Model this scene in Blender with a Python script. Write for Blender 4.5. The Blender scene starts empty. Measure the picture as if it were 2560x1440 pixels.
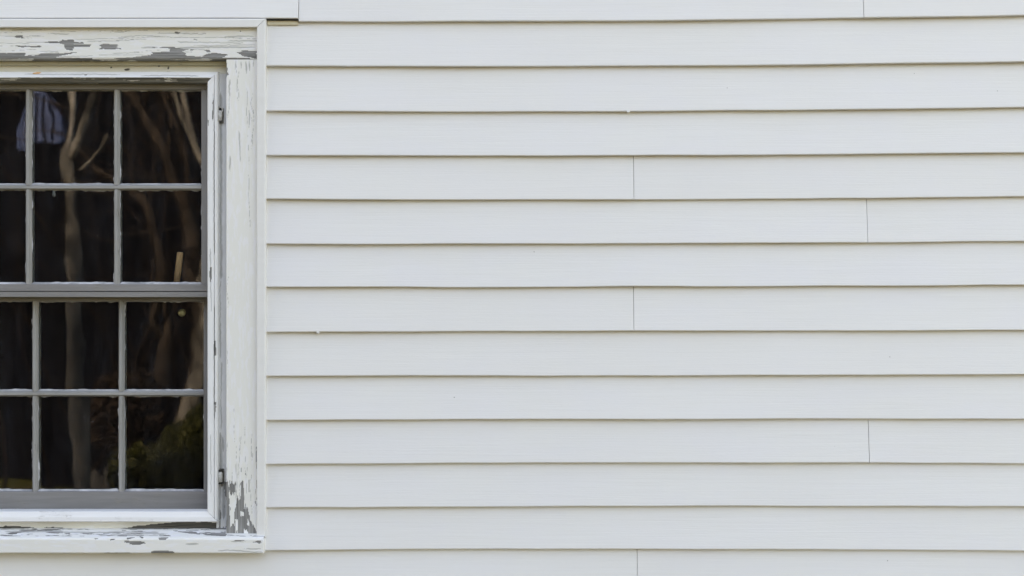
import bpy, bmesh, math, random
import numpy as np
from mathutils import Vector

random.seed(7)
rng = np.random.default_rng(7)
scene = bpy.context.scene

# ------------------------------------------------------------------ camera
FPX = 2560 * 50 / 36.0          # focal length in photograph pixels
CD = 3.28                       # camera to wall
ZC = 2.30                       # camera height
cam_d = bpy.data.cameras.new('camera')
cam_d.lens = 50; cam_d.sensor_width = 36
cam_d.clip_start = 0.05; cam_d.clip_end = 500
cam_d.dof.use_dof = True
cam_d.dof.focus_distance = CD + 0.02
cam_d.dof.aperture_fstop = 4.4
cam = bpy.data.objects.new('camera', cam_d)
scene.collection.objects.link(cam)
cam.location = (0, -CD, ZC)
cam.rotation_euler = (math.radians(90), 0, 0)
scene.camera = cam

# ------------------------------------------------------------------ light
SUN_EL = math.radians(33)
SUN_AZ = math.radians(-20)      # from straight behind the wall, swung to the left
to_sun = Vector((math.sin(SUN_AZ) * math.cos(SUN_EL), math.cos(SUN_AZ) * math.cos(SUN_EL), math.sin(SUN_EL)))
world = bpy.data.worlds.new('World'); scene.world = world
world.use_nodes = True
wn = world.node_tree.nodes; wl = world.node_tree.links
sky = wn.new('ShaderNodeTexSky'); sky.sky_type = 'NISHITA'; sky.sun_disc = False
sky.sun_elevation = SUN_EL; sky.sun_rotation = SUN_AZ
sky.air_density = 1.0; sky.dust_density = 2.5; sky.ozone_density = 1.0
wl.new(sky.outputs[0], wn['Background'].inputs[0])
wn['Background'].inputs[1].default_value = 0.15
sun_d = bpy.data.lights.new('sun', 'SUN'); sun_d.energy = 2.4; sun_d.angle = math.radians(0.5)
sun_d.color = (1.0, 0.95, 0.87)
sun = bpy.data.objects.new('sun', sun_d); scene.collection.objects.link(sun)
sun.rotation_euler = to_sun.to_track_quat('Z', 'Y').to_euler()
vs = scene.view_settings
vs.view_transform = 'Standard'; vs.look = 'None'; vs.gamma = 1.0; vs.use_curve_mapping = False
vs.exposure = 2.53
vs.use_white_balance = True      # the photograph is balanced for open shade
vs.white_balance_temperature = 9600
vs.white_balance_tint = 17.5
scene.render.engine = 'CYCLES'
cy = scene.cycles
cy.use_denoising = True
cy.max_bounces = 10; cy.diffuse_bounces = 5; cy.transmission_bounces = 8; cy.glossy_bounces = 5
cy.caustics_reflective = False; cy.caustics_refractive = True
cy.sample_clamp_indirect = 8.0

# ------------------------------------------------------------------ helpers
C = scene.collection
def S(y): return FPX / (CD + y)
def X(px, y): return (px - 1280) / S(y)
def Z(py, y): return ZC - (py - 720) / S(y)
def PX(x, y): return 1280 + x * FPX / (CD + y)
def PY(z, y): return 720 - (z - ZC) * FPX / (CD + y)
def mir(px, py, d, yg=0.08):     # a point of the yard whose mirror image in the glass falls there
    t = CD + 2 * yg + d
    return Vector(((px - 1280) / FPX * t, -d, ZC - (py - 720) / FPX * t))

_tab = rng.random((256, 256))
def vnoise(x, y, seed=0):
    x = np.asarray(x, float) + seed * 17.31; y = np.asarray(y, float) + seed * 9.73
    xi = np.floor(x).astype(int); yi = np.floor(y).astype(int)
    fx = x - xi; fy = y - yi
    fx = fx * fx * (3 - 2 * fx); fy = fy * fy * (3 - 2 * fy)
    a = _tab[xi % 256, yi % 256]; b = _tab[(xi + 1) % 256, yi % 256]
    c = _tab[xi % 256, (yi + 1) % 256]; d = _tab[(xi + 1) % 256, (yi + 1) % 256]
    return (a * (1 - fx) + b * fx) * (1 - fy) + (c * (1 - fx) + d * fx) * fy
def fbm(x, y, seed=0, oct=3):
    s = 0; a = 0.5; t = 0
    for o in range(oct):
        s = s + a * vnoise(np.asarray(x) * 2 ** o, np.asarray(y) * 2 ** o, seed + o * 3); t += a; a *= 0.5
    return s / t

def link(o, parent=None):
    C.objects.link(o)
    if parent is not None: o.parent = parent
    return o
def mesh_obj(name, verts, faces, mat, parent=None, smooth=False, attr=None, recalc=True):
    me = bpy.data.meshes.new(name)
    me.from_pydata([tuple(v) for v in verts], [], [tuple(f) for f in faces])
    if recalc:
        bm = bmesh.new(); bm.from_mesh(me); bmesh.ops.recalc_face_normals(bm, faces=bm.faces); bm.to_mesh(me); bm.free()
    if attr is not None:
        for k, v in attr.items():
            a = me.attributes.new(k, 'FLOAT', 'POINT'); a.data.foreach_set('value', np.asarray(v, np.float32))
    if smooth: me.shade_smooth()
    me.materials.append(mat)
    return link(bpy.data.objects.new(name, me), parent)
def thing(name, label, cat, loc=(0, 0, 0), group=None):
    o = bpy.data.objects.new(name, None); o.location = loc; o.empty_display_size = 0.1
    o['label'] = label; o['category'] = cat
    if group: o['group'] = group
    return link(o)

def dens(pts, step):
    """close up the spacing of a profile polyline"""
    out = []
    for a, b in zip(pts[:-1], pts[1:]):
        n = max(1, int(math.ceil(math.hypot(b[0] - a[0], b[1] - a[1]) / step)))
        for i in range(n):
            f = i / n; out.append((a[0] + (b[0] - a[0]) * f, a[1] + (b[1] - a[1]) * f))
    out.append(pts[-1]); return out

def extrude(name, axis, a0, a1, n, prof, mat, parent, warp=None, peel=None, paint=0.0005, smooth=False, rough=0.0):
    """closed prism: prof is a ring of (t, y); t runs along the other wall axis. a0/a1 may depend on t (mitres)."""
    t = np.array([p[0] for p in prof]); y = np.array([p[1] for p in prof]); m = len(prof)
    A0 = np.array([a0(v) for v in t]) if callable(a0) else np.full(m, a0)
    A1 = np.array([a1(v) for v in t]) if callable(a1) else np.full(m, a1)
    f = np.linspace(0, 1, n + 1)[:, None]
    A = A0[None] * (1 - f) + A1[None] * f
    T = np.repeat(t[None], n + 1, 0); Y = np.repeat(y[None], n + 1, 0)
    xs, zs = (A, T) if axis == 'x' else (T, A)
    xs = xs.copy(); zs = zs.copy()
    attr = None
    if peel is not None:
        px = PX(xs, Y); py = PY(zs, Y)
        pl = peel(px, py)
        pl, cr = pl if isinstance(pl, tuple) else (pl, 0 * px)
        pl = np.clip(pl, 0, 1)
        Y = Y + paint * np.maximum(pl, cr * 0.6)
        attr = {'peel': pl.ravel(), 'crack': cr.ravel()}
    if warp is not None: xs, Y, zs = warp(xs, Y, zs)
    V = np.stack([xs, Y, zs], -1).reshape(-1, 3)
    F = []
    for i in range(n):
        for j in range(m):
            k = (j + 1) % m
            F.append((i * m + j, i * m + k, (i + 1) * m + k, (i + 1) * m + j))
    F.append(tuple(range(m))); F.append(tuple(range(n * m, n * m + m)))
    return mesh_obj(name, V, F, mat, parent, smooth, attr)

def box(name, x0, x1, y0, y1, z0, z1, mat, parent=None, bev=0.0):
    bm = bmesh.new(); bmesh.ops.create_cube(bm, size=1)
    for v in bm.verts:
        v.co = ((x0 + x1) / 2 + v.co.x * (x1 - x0), (y0 + y1) / 2 + v.co.y * (y1 - y0), (z0 + z1) / 2 + v.co.z * (z1 - z0))
    if bev: bmesh.ops.bevel(bm, geom=bm.edges[:], offset=bev, segments=2, affect='EDGES')
    me = bpy.data.meshes.new(name); bm.to_mesh(me); bm.free(); me.materials.append(mat)
    return link(bpy.data.objects.new(name, me), parent)

def tube(pts, radii, sides=10, seed=0, lump=0.12):
    V = []; F = []
    pts = [Vector(p) for p in pts]
    up = Vector((0.3, 1, 0.2)).normalized()
    for i, p in enumerate(pts):
        d = (pts[min(i + 1, len(pts) - 1)] - pts[max(i - 1, 0)]).normalized()
        u = d.cross(up).normalized(); v = d.cross(u).normalized()
        for s in range(sides):
            a = 2 * math.pi * s / sides
            r = radii[i] * (1 + lump * (float(vnoise(s * 0.9 + i * 0.35, i * 0.6, seed)) - 0.5) * 2)
            V.append(p + u * math.cos(a) * r + v * math.sin(a) * r)
    n = len(pts)
    for i in range(n - 1):
        for s in range(sides):
            k = (s + 1) % sides
            F.append((i * sides + s, i * sides + k, (i + 1) * sides + k, (i + 1) * sides + s))
    F.append(tuple(range(sides))); F.append(tuple(range((n - 1) * sides, n * sides)))
    return V, F
def spline(pts, k=6):
    pts = [Vector(p) for p in pts]; out = []
    P = [pts[0] * 2 - pts[1]] + pts + [pts[-1] * 2 - pts[-2]]
    for i in range(1, len(P) - 2):
        for j in range(k):
            t = j / k
            out.append(0.5 * ((2 * P[i]) + (P[i + 1] - P[i - 1]) * t + (2 * P[i - 1] - 5 * P[i] + 4 * P[i + 1] - P[i + 2]) * t * t + (3 * P[i] - P[i - 1] - 3 * P[i + 1] + P[i + 2]) * t ** 3))
    out.append(pts[-1]); return out

# ------------------------------------------------------------------ materials
class NT:
    def __init__(s, name):
        s.m = bpy.data.materials.new(name); s.m.use_nodes = True
        s.t = s.m.node_tree; s.b = s.t.nodes['Principled BSDF']; s.out = s.t.nodes['Material Output']
        s.co = s.t.nodes.new('ShaderNodeNewGeometry').outputs['Position']
    def n(s, typ, **kw):
        nd = s.t.nodes.new(typ)
        for k, v in kw.items(): setattr(nd, k, v)
        return nd
    def l(s, a, b): s.t.links.new(a, b)
    def map(s, scale, src=None):
        mp = s.n('ShaderNodeMapping'); mp.inputs['Scale'].default_value = scale
        s.l(src or s.co, mp.inputs['Vector']); return mp.outputs[0]
    def noise(s, scale, sc=1.0, detail=3, rough=0.55, dist=0.0):
        nd = s.n('ShaderNodeTexNoise'); nd.inputs['Scale'].default_value = sc; nd.inputs['Detail'].default_value = detail
        nd.inputs['Roughness'].default_value = rough; nd.inputs['Distortion'].default_value = dist
        s.l(s.map(scale), nd.inputs['Vector']); return nd.outputs['Fac']
    def ramp(s, fac, a, b, ca=0.0, cb=1.0):
        nd = s.n('ShaderNodeMapRange'); nd.interpolation_type = 'SMOOTHSTEP'
        for i, v in enumerate((a, b, ca, cb)): nd.inputs[i + 1].default_value = v
        s.l(fac, nd.inputs[0]); return nd.outputs[0]
    def mix(s, fac, a, b):
        nd = s.n('ShaderNodeMix', data_type='RGBA')
        if isinstance(fac, (int, float)): nd.inputs[0].default_value = fac
        else: s.l(fac, nd.inputs[0])
        for i, v in ((6, a), (7, b)):
            if isinstance(v, tuple): nd.inputs[i].default_value = (*v, 1)
            else: s.l(v, nd.inputs[i])
        return nd.outputs[2]
    def math(s, op, a, b=None):
        nd = s.n('ShaderNodeMath', operation=op)
        for i, v in enumerate((a, b)):
            if v is None: continue
            if isinstance(v, (int, float)): nd.inputs[i].default_value = v
            else: s.l(v, nd.inputs[i])
        return nd.outputs[0]
    def col(s, c):
        if isinstance(c, tuple): s.b.inputs['Base Color'].default_value = (*c, 1)
        else: s.l(c, s.b.inputs['Base Color'])
    def bump(s, h, dist, strength=1.0, prev=None):
        nd = s.n('ShaderNodeBump'); nd.inputs['Distance'].default_value = dist; nd.inputs['Strength'].default_value = strength
        s.l(h, nd.inputs['Height'])
        if prev: s.l(prev, nd.inputs['Normal'])
        s.l(nd.outputs[0], s.b.inputs['Normal']); return nd.outputs[0]
    def rough(s, v, spec=0.5):
        if isinstance(v, (int, float)): s.b.inputs['Roughness'].default_value = v
        else: s.l(v, s.b.inputs['Roughness'])
        s.b.inputs['Specular IOR Level'].default_value = spec

def mat_siding():
    k = NT('siding_paint')
    grain = k.noise((5, 40, 330), 1.0, 4, 0.6, 0.4)
    cloud = k.noise((5, 5, 11), 1.0, 4)
    fine = k.noise((90, 90, 420), 1.0, 2)
    oi = k.n('ShaderNodeObjectInfo').outputs['Random']
    c = k.mix(k.ramp(grain, 0.3, 0.7), (0.775, 0.765, 0.745), (0.81, 0.802, 0.785))
    c = k.mix(k.ramp(cloud, 0.35, 0.7, 0, 0.75), c, (0.785, 0.775, 0.785))
    c = k.mix(k.math('MULTIPLY', oi, 0.55), c, (0.782, 0.765, 0.735))
    vor = k.n('ShaderNodeTexVoronoi'); vor.inputs['Scale'].default_value = 1.0; vor.inputs['Randomness'].default_value = 1.0
    k.l(k.map((16, 0.01, 20)), vor.inputs['Vector'])
    sp = k.ramp(vor.outputs['Distance'], 0.012, 0.032, 1, 0)
    vc = k.n('ShaderNodeSeparateColor'); k.l(vor.outputs['Color'], vc.inputs[0])
    sp = k.math('MULTIPLY', sp, k.ramp(vc.outputs[0], 0.80, 0.82))
    c = k.mix(k.math('MULTIPLY', sp, 0.7), c, (0.12, 0.11, 0.09))
    k.col(c); k.rough(0.55, 0.35)
    h = k.math('ADD', grain, k.math('MULTIPLY', fine, 0.5))
    k.bump(h, 0.0012, 0.32)
    return k.m

def mat_paint(name, c1, c2, rough=0.5, dirt=0.25, axis='x', crack=False):
    k = NT(name)
    st = (6, 60, 90) if axis == 'x' else (90, 60, 6)
    g = k.noise(st, 1.0, 4, 0.6, 0.3)
    blot = k.noise((14, 14, 14), 1.0, 4, 0.6)
    c = k.mix(k.ramp(g, 0.3, 0.7), c1, c2)
    c = k.mix(k.ramp(blot, 0.52, 0.8, 0, dirt), c, (0.33, 0.30, 0.24))
    if crack:
        cr = k.noise((9, 60, 260) if axis == 'x' else (260, 60, 9), 1.0, 2, 0.5, 0.8)
        ln = k.ramp(k.math('ABSOLUTE', k.math('SUBTRACT', cr, 0.5)), 0.004, 0.012, 1, 0)
        ln = k.math('MULTIPLY', ln, k.ramp(blot, 0.5, 0.62))
        c = k.mix(k.math('MULTIPLY', ln, 0.8), c, (0.16, 0.145, 0.12))
    k.col(c); k.rough(rough, 0.35); k.bump(g, 0.0012, 0.35)
    return k.m

def mat_peel(name, axis, c_top=(0.81, 0.80, 0.755), c_und=(0.84, 0.835, 0.84), wd=((0.15, 0.147, 0.138), (0.34, 0.335, 0.325))):
    k = NT(name)
    along, across = 10, 300
    sc = (along, 60, across) if axis == 'x' else (across, 60, along)
    grain = k.noise(sc, 1.0, 4, 0.65, 0.6)
    sc2 = (26, 30, 120) if axis == 'x' else (120, 30, 26)
    lay = k.noise(sc2, 1.0, 3, 0.6)
    at = k.n('ShaderNodeAttribute', attribute_name='peel').outputs['Fac']
    edge = k.noise((60, 60, 240) if axis == 'x' else (240, 60, 60), 1.0, 3)
    v = k.math('ADD', at, k.math('MULTIPLY', k.math('SUBTRACT', edge, 0.5), 0.5))
    f = k.ramp(v, 0.42, 0.56)
    wood = k.mix(k.ramp(grain, 0.3, 0.72), wd[0], wd[1])
    paint = k.mix(k.ramp(lay, 0.5, 0.6, 0, 0.75), c_top, c_und)
    paint = k.mix(k.ramp(grain, 0.66, 0.8, 0, 0.15), paint, (0.55, 0.53, 0.47))
    ca = k.n('ShaderNodeAttribute', attribute_name='crack').outputs['Fac']
    paint = k.mix(k.math('MULTIPLY', ca, 0.55), paint, (0.15, 0.145, 0.13))
    k.col(k.mix(f, paint, wood)); k.rough(0.6, 0.3)
    h = k.math('ADD', k.math('MULTIPLY', f, -1.0), k.math('MULTIPLY', grain, 0.5))
    k.bump(h, 0.0010, 0.6)
    return k.m

def mat_plain(name, c1, c2, sc=(20, 20, 20), rough=0.7, bump=0.0, spec=0.3):
    k = NT(name); g = k.noise(sc, 1.0, 4, 0.6)
    k.col(k.mix(k.ramp(g, 0.3, 0.7), c1, c2)); k.rough(rough, spec)
    if bump: k.bump(g, bump, 0.7)
    return k.m

def mat_glass():
    k = NT('old_window_glass')
    g = k.n('ShaderNodeBsdfGlass'); g.inputs['IOR'].default_value = 1.5; g.inputs['Roughness'].default_value = 0.0
    g.inputs['Color'].default_value = (0.93, 0.96, 0.95, 1)
    d = k.n('ShaderNodeBsdfDiffuse'); d.inputs['Color'].default_value = (0.46, 0.48, 0.56, 1)
    w = k.noise((7, 1, 5), 1.0, 2)
    b = k.n('ShaderNodeBump'); b.inputs['Distance'].default_value = 0.0004; b.inputs['Strength'].default_value = 0.5
    k.l(w, b.inputs['Height']); k.l(b.outputs[0], g.inputs['Normal'])
    dust_haze = k.ramp(k.noise((30, 30, 9), 1.0, 5, 0.7), 0.4, 0.85, 0.003, 0.022)  # dust film plus a painted bluish haze that lifts the blacks
    vor = k.n('ShaderNodeTexVoronoi'); k.l(k.map((45, 0.01, 45)), vor.inputs['Vector']); vor.inputs['Scale'].default_value = 1
    vc = k.n('ShaderNodeSeparateColor'); k.l(vor.outputs['Color'], vc.inputs[0])
    sp = k.math('MULTIPLY', k.ramp(vor.outputs['Distance'], 0.02, 0.05, 0.5, 0), k.ramp(vc.outputs[0], 0.9, 0.92))
    mx = k.n('ShaderNodeMixShader'); k.l(k.math('ADD', dust_haze, sp), mx.inputs[0]); k.l(g.outputs[0], mx.inputs[1]); k.l(d.outputs[0], mx.inputs[2])
    k.l(mx.outputs[0], k.out.inputs['Surface'])
    return k.m

M_SID = mat_siding()
M_CHAN = mat_paint('trim_paint', (0.78, 0.77, 0.745), (0.8, 0.79, 0.77), 0.45, 0.06)
M_HEAD = mat_peel('peeling_head_paint', 'x')
M_SIDE = mat_peel('peeling_casing_paint', 'z')
M_SILL = mat_peel('peeling_sill_paint', 'x', (0.82, 0.81, 0.775), (0.84, 0.84, 0.85))
M_FRX = mat_paint('stop_paint_level', (0.80, 0.795, 0.79), (0.83, 0.83, 0.83), 0.5, 0.15, 'x', True)
M_FRZ = mat_paint('stop_paint_upright', (0.80, 0.795, 0.79), (0.83, 0.83, 0.83), 0.5, 0.15, 'z', True)
M_BSX = mat_paint('blind_stop_paint_level', (0.70, 0.67, 0.57), (0.76, 0.74, 0.66), 0.6, 0.45, 'x', True)
M_BSZ = mat_peel('blind_stop_paint_upright', 'z', (0.76, 0.765, 0.77), (0.8, 0.805, 0.82))
M_SASHX = mat_paint('grey_sash_paint_level', (0.228, 0.219, 0.214), (0.275, 0.265, 0.26), 0.55, 0.4, 'x', True)
M_SASHZ = mat_paint('grey_sash_paint_upright', (0.228, 0.219, 0.214), (0.275, 0.265, 0.26), 0.55, 0.25, 'z', True)
M_MUNX = mat_paint('muntin_paint_level', (0.28, 0.272, 0.26), (0.38, 0.37, 0.355), 0.6, 0.3, 'x', True)
M_MUNZ = mat_paint('muntin_paint_upright', (0.28, 0.272, 0.26), (0.38, 0.37, 0.355), 0.6, 0.3, 'z', True)
M_PUT = mat_plain('glazing_putty', (0.27, 0.27, 0.28), (0.56, 0.56, 0.58), (34, 60, 34), 0.7, 0.001)
M_GLASS = mat_glass()
M_SHEATH = mat_plain('sheathing_board', (0.20, 0.15, 0.09), (0.28, 0.2, 0.12), (3, 3, 40))
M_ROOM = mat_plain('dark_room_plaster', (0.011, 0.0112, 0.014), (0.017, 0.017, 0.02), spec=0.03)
M_IRON = mat_plain('painted_iron', (0.40, 0.39, 0.36), (0.62, 0.61, 0.58), (160, 160, 160), 0.6, 0.0006)
M_RUST = mat_plain('rusty_iron', (0.09, 0.08, 0.07), (0.2, 0.19, 0.17), (160, 160, 160), 0.8)
M_DARK = mat_plain('shade_and_pin_dark', (0.03, 0.028, 0.025), (0.05, 0.045, 0.04))  # near-black: painted shade of gap and eye, also the dark pin ends
M_BRASS = mat_plain('brass', (0.75, 0.6, 0.3), (0.85, 0.7, 0.4), (60, 60, 60), 0.35)
M_BRASS.node_tree.nodes['Principled BSDF'].inputs['Metallic'].default_value = 0.4
M_BARK = mat_plain('pale_bark', (0.022, 0.0205, 0.0195), (0.36, 0.335, 0.315), (3.2, 3.2, 1.7), 0.9, 0.01, 0.05)
M_BARK2 = mat_plain('red_brown_bark', (0.022, 0.0175, 0.0155), (0.075, 0.06, 0.053), (8, 8, 3), 0.9, 0.01, 0.05)
M_THICK = mat_plain('dull_brown_bark', (0.013, 0.0105, 0.0098), (0.036, 0.028, 0.026), (3, 3, 1), 0.95, 0, 0.02)
M_STONE = mat_plain('dull_stone', (0.03, 0.03, 0.034), (0.075, 0.075, 0.08), (4, 4, 4), 0.9, 0, 0.05)
M_LEAF = mat_plain('bush_leaf', (0.026, 0.03, 0.005), (0.06, 0.062, 0.011), (5, 5, 5), 0.6)
M_DRY = mat_plain('dry_leaf', (0.022, 0.0145, 0.011), (0.042, 0.027, 0.021), (5, 5, 5), 0.8)
M_BARN = mat_plain('dark_barn_board', (0.004, 0.0045, 0.0072), (0.0095, 0.0098, 0.0135), (6, 6, 0.6), 0.95, 0, 0.03)
M_LOUV = mat_plain('sky_tint_louvre', (0.055, 0.09, 0.23), (0.08, 0.125, 0.30), (6, 6, 2), 0.6)  # blue of reflected sky painted into the slat colour
M_PLANK = mat_plain('fresh_wood', (0.76, 0.42, 0.21), (0.82, 0.5, 0.28), (3, 3, 1), 0.7)
M_PALE = mat_plain('pale_stone', (0.12, 0.12, 0.13), (0.2, 0.2, 0.21), (4, 4, 4), 0.8)

def mat_ground():
    k = NT('yard_ground')
    a = k.noise((0.5, 0.5, 0.5), 1.0, 5, 0.6); b = k.noise((14, 14, 14), 1.0, 4, 0.7)
    c = k.mix(k.ramp(a, 0.42, 0.6), (0.075, 0.08, 0.025), (0.15, 0.11, 0.06))
    c = k.mix(k.ramp(b, 0.4, 0.8, 0, 0.6), c, (0.09, 0.065, 0.035))
    k.col(c); k.rough(0.95, 0.1); k.bump(b, 0.05, 0.6); return k.m

# ------------------------------------------------------------------ ground
gx = np.linspace(-150, 150, 61); gy = np.concatenate([np.linspace(-200, -20, 30), np.linspace(-18, 3, 22), np.linspace(8, 120, 12)])
gv = [(x, y, 0.06 * (float(fbm(x * 0.13, y * 0.13, 3)) - 0.5) * min(1, max(0, (-y - 1) / 4))) for y in gy for x in gx]
gf = [(j * 61 + i, j * 61 + i + 1, (j + 1) * 61 + i + 1, (j + 1) * 61 + i) for j in range(len(gy) - 1) for i in range(60)]
g = mesh_obj('ground', gv, gf, mat_ground(), smooth=True, recalc=False); g['kind'] = 'structure'

# ------------------------------------------------------------------ siding wall
WALL_L, WALL_R, WALL_TOP, WALL_BOT = -7.6, 4.6, 6.5, 0.32
XC = X(179, 0.064)                              # middle of the window
CH_Y = -0.008
ch_in = X(642, CH_Y); ch_out = X(664, CH_Y)        # trim channel beside the window
open_r = X(655, 0.0); open_l = 2 * XC - open_r

wall = thing('siding_wall', 'white painted clapboard house wall beside and above the old window', 'wall', (0, 0, WALL_BOT)); wall['kind'] = 'thing'
def wpar(o):
    o.parent = wall; o.matrix_parent_inverse = wall.matrix_world.inverted(); return o
bpy.context.view_layer.update()

A = [53, 165, 277, 389, 498, 610, 718, 830, 940, 1050, 1161, 1269.5, 1376]
B = [51, 164.5, 278, 388.5, 499, 609.5, 717, 828, 939, 1048, 1157.5, 1266, 1373]
D_ = [39, 155, 269.5, 382, 492, 604, 713, 826, 937, 1048, 1159, 1267, 1377.5]
xa, xb, xd = X(740, 0), X(1600, 0), X(2500, 0)
EXPO = 110.3 / S(0)
def course_z(k, x):
    """height of the lower edge of course k (0 = the one at the top of the picture) at x"""
    x = np.asarray(x, float)
    if 0 <= k <= 12:
        za, zb, zd = Z(A[k], 0), Z(B[k], 0), Z(D_[k], 0)
        xx = np.clip(x, xa - 0.1, xd + 0.1)
        q = (za * (xx - xb) * (xx - xd) / ((xa - xb) * (xa - xd)) + zb * (xx - xa) * (xx - xd) / ((xb - xa) * (xb - xd))
             + zd * (xx - xa) * (xx - xb) / ((xd - xa) * (xd - xb)))
        return q
    if k < 0: return course_z(0, x) - k * EXPO * 1.01
    return course_z(12, x) - (k - 12) * EXPO
THK = 0.0155
def board(k, x0, x1, dz=0.0, dy=0.0, seed=0, e0=0.0):
    hgt = float(course_z(k - 1, (x0 + x1) / 2) - course_z(k, (x0 + x1) / 2))
    n = max(6, int((x1 - x0) / 0.05))
    xs = np.linspace(x0, x1, n + 1)
    zb = course_z(k, xs) + (fbm(xs * 5, k * 7.7 + 0 * xs, 5, 2) - 0.5) * 0.0024 + (vnoise(xs * 26, k * 3.1 + 0 * xs, 6) - 0.5) * 0.0006 + dz
    zt = course_z(k - 1, xs) + 0.012
    yo = (fbm(xs * 4, k * 5.1 + 0 * xs + seed, 8, 2) - 0.5) * 0.0044 + dy
    V = []
    prof = [(0.0, 0.0140), (0.0, 0.0022), (0.0004, 0.0008), (0.0014, 0.0001), (0.0030, 0.0), (0.35, None), (0.7, None), (1.0, None), (2, None), (0.02, None)]
    for i in range(n + 1):
        H = zt[i] - zb[i]
        tip = THK * (H / 0.1136)
        for t, y in prof[:5]: V.append((xs[i], y + yo[i], zb[i] + t))
        for f in (0.35, 0.7, 1.0):
            V.append((xs[i], tip * f + yo[i] * (1 - f) - 0.0007 * math.sin(math.pi * f), zb[i] + H * f))
        V.append((xs[i], tip + 0.002, zt[i]))
        V.append((xs[i], 0.0145 + yo[i], zb[i] + 0.004))
    m = 10; F = []
    for i in range(n):
        for j in range(m):
            q = (j + 1) % m
            F.append((i * m + j, i * m + q, (i + 1) * m + q, (i + 1) * m + j))
    F.append(tuple(range(m))); F.append(tuple(range(n * m, n * m + m)))
    return wpar(mesh_obj('siding_board', V, F, M_SID))

G = 0.00055
def seam(px): return X(px, 0)
seams = {0: [seam(746), seam(2160)], 4: [seam(1585)], 5: [seam(2170)], 7: [seam(1585)], 10: [seam(2174)], 13: [seam(1594)]}
k_top = -int((WALL_TOP - float(course_z(0, 0))) / EXPO) - 1
k_bot = 12 + int((float(course_z(12, 0)) - WALL_BOT) / EXPO)
srnd = random.Random(3)
boards = {}
for k in range(k_top, k_bot + 1):
    cuts = list(seams.get(k, []))
    if k < 0 or k > 13:
        cuts = [srnd.uniform(-5.2, -3.6), srnd.uniform(-2.2, -0.9), srnd.uniform(0.2, 3.6)]
    else:
        cuts = cuts + [srnd.uniform(2.0, 3.8)]
    spans = []
    lo = WALL_L
    for c in cuts + [WALL_R]:
        spans.append((lo, c)); lo = c
    for si, (a, b) in enumerate(spans):
        dz = dy = 0.0
        if k == 0 and si == 0: dz = (53 - 46) / S(0); dy = -0.0015
        if 1 <= k <= 12 and si == 0:
            board(k, a + 0, open_l, seed=40 + si)
            a = open_r
        # alternate ends: one panel laps a hair over the next
        boards[(k, si)] = board(k, a + (G if a > WALL_L else 0), b - G, dz, dy + (0.0011 if si % 2 else 0.0), seed=si * 3)

# sheathing behind the boards, four pieces round the opening
o_t = Z(60, 0.02); o_b = Z(1365, 0.02)
for a in ((WALL_L, open_l + 0.012, WALL_BOT, WALL_TOP), (open_r - 0.012, WALL_R, WALL_BOT, WALL_TOP), (open_l + 0.012, open_r - 0.012, o_t + 0.01, WALL_TOP), (open_l + 0.012, open_r - 0.012, WALL_BOT, o_b - 0.03)):
    wpar(box('sheathing', a[0], a[1], 0.0215, 0.16, a[2], a[3], M_SHEATH))
wpar(box('foundation', WALL_L + 0.02, WALL_R - 0.02, 0.02, 0.2, -0.2, WALL_BOT - 0.002, M_PALE))
wpar(box('corner_board', WALL_L - 0.09, WALL_L - 0.001, -0.016, 0.16, WALL_BOT - 0.02, WALL_TOP, M_CHAN, bev=0.003))
wpar(box('corner_board', WALL_R + 0.001, WALL_R + 0.09, -0.016, 0.16, WALL_BOT - 0.02, WALL_TOP, M_CHAN, bev=0.003))

# exposed nailing strip of the course under the short end of the top board
wpar(box('nailing_strip', X(667, 0.0), X(744, 0.0), 0.0075, 0.0125, Z(60.5, 0), Z(50, 0), mat_plain('yellowed_paint', (0.6, 0.52, 0.36), (0.68, 0.6, 0.44), (30, 30, 90))))
wpar(box('gap_shade', X(665, 0.0), X(745, 0.0), 0.0035, 0.0125, Z(50.4, 0), Z(46.8, 0), M_DARK))  # solid near-black strip, paints the shade under the short board end

def blob(name, c, r, mat, par, sub=2, amp=0.25):
    bm = bmesh.new(); bmesh.ops.create_icosphere(bm, subdivisions=sub, radius=1)
    for v in bm.verts:
        q = 1 + amp * (float(vnoise(v.co.x * 2 + 5, v.co.z * 2 + v.co.y, 4)) - 0.5) * 2
        v.co = (c[0] + v.co.x * r[0] * q, c[1] + v.co.y * r[1] * q, c[2] + v.co.z * r[2] * q)
    me = bpy.data.meshes.new(name); bm.to_mesh(me); bm.free(); me.shade_smooth(); me.materials.append(mat)
    return link(bpy.data.objects.new(name, me), par)
# hardened paint drips on lower edges
for px, py, rx, rz in ((795, 831, 4, 4.5), (1571, 279.5, 3.5, 3)):
    o = blob('paint_drip', (X(px, 0), 0.0015, Z(py, 0)), (rx / S(0), 0.003, rz / S(0)), M_SID, None); wpar(o)
o = blob('nail_head', (X(718, 0), 0.0012, Z(37, 0)), (12 / S(0), 0.0022, 2.2 / S(0)), M_SID, None); wpar(o)

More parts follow.
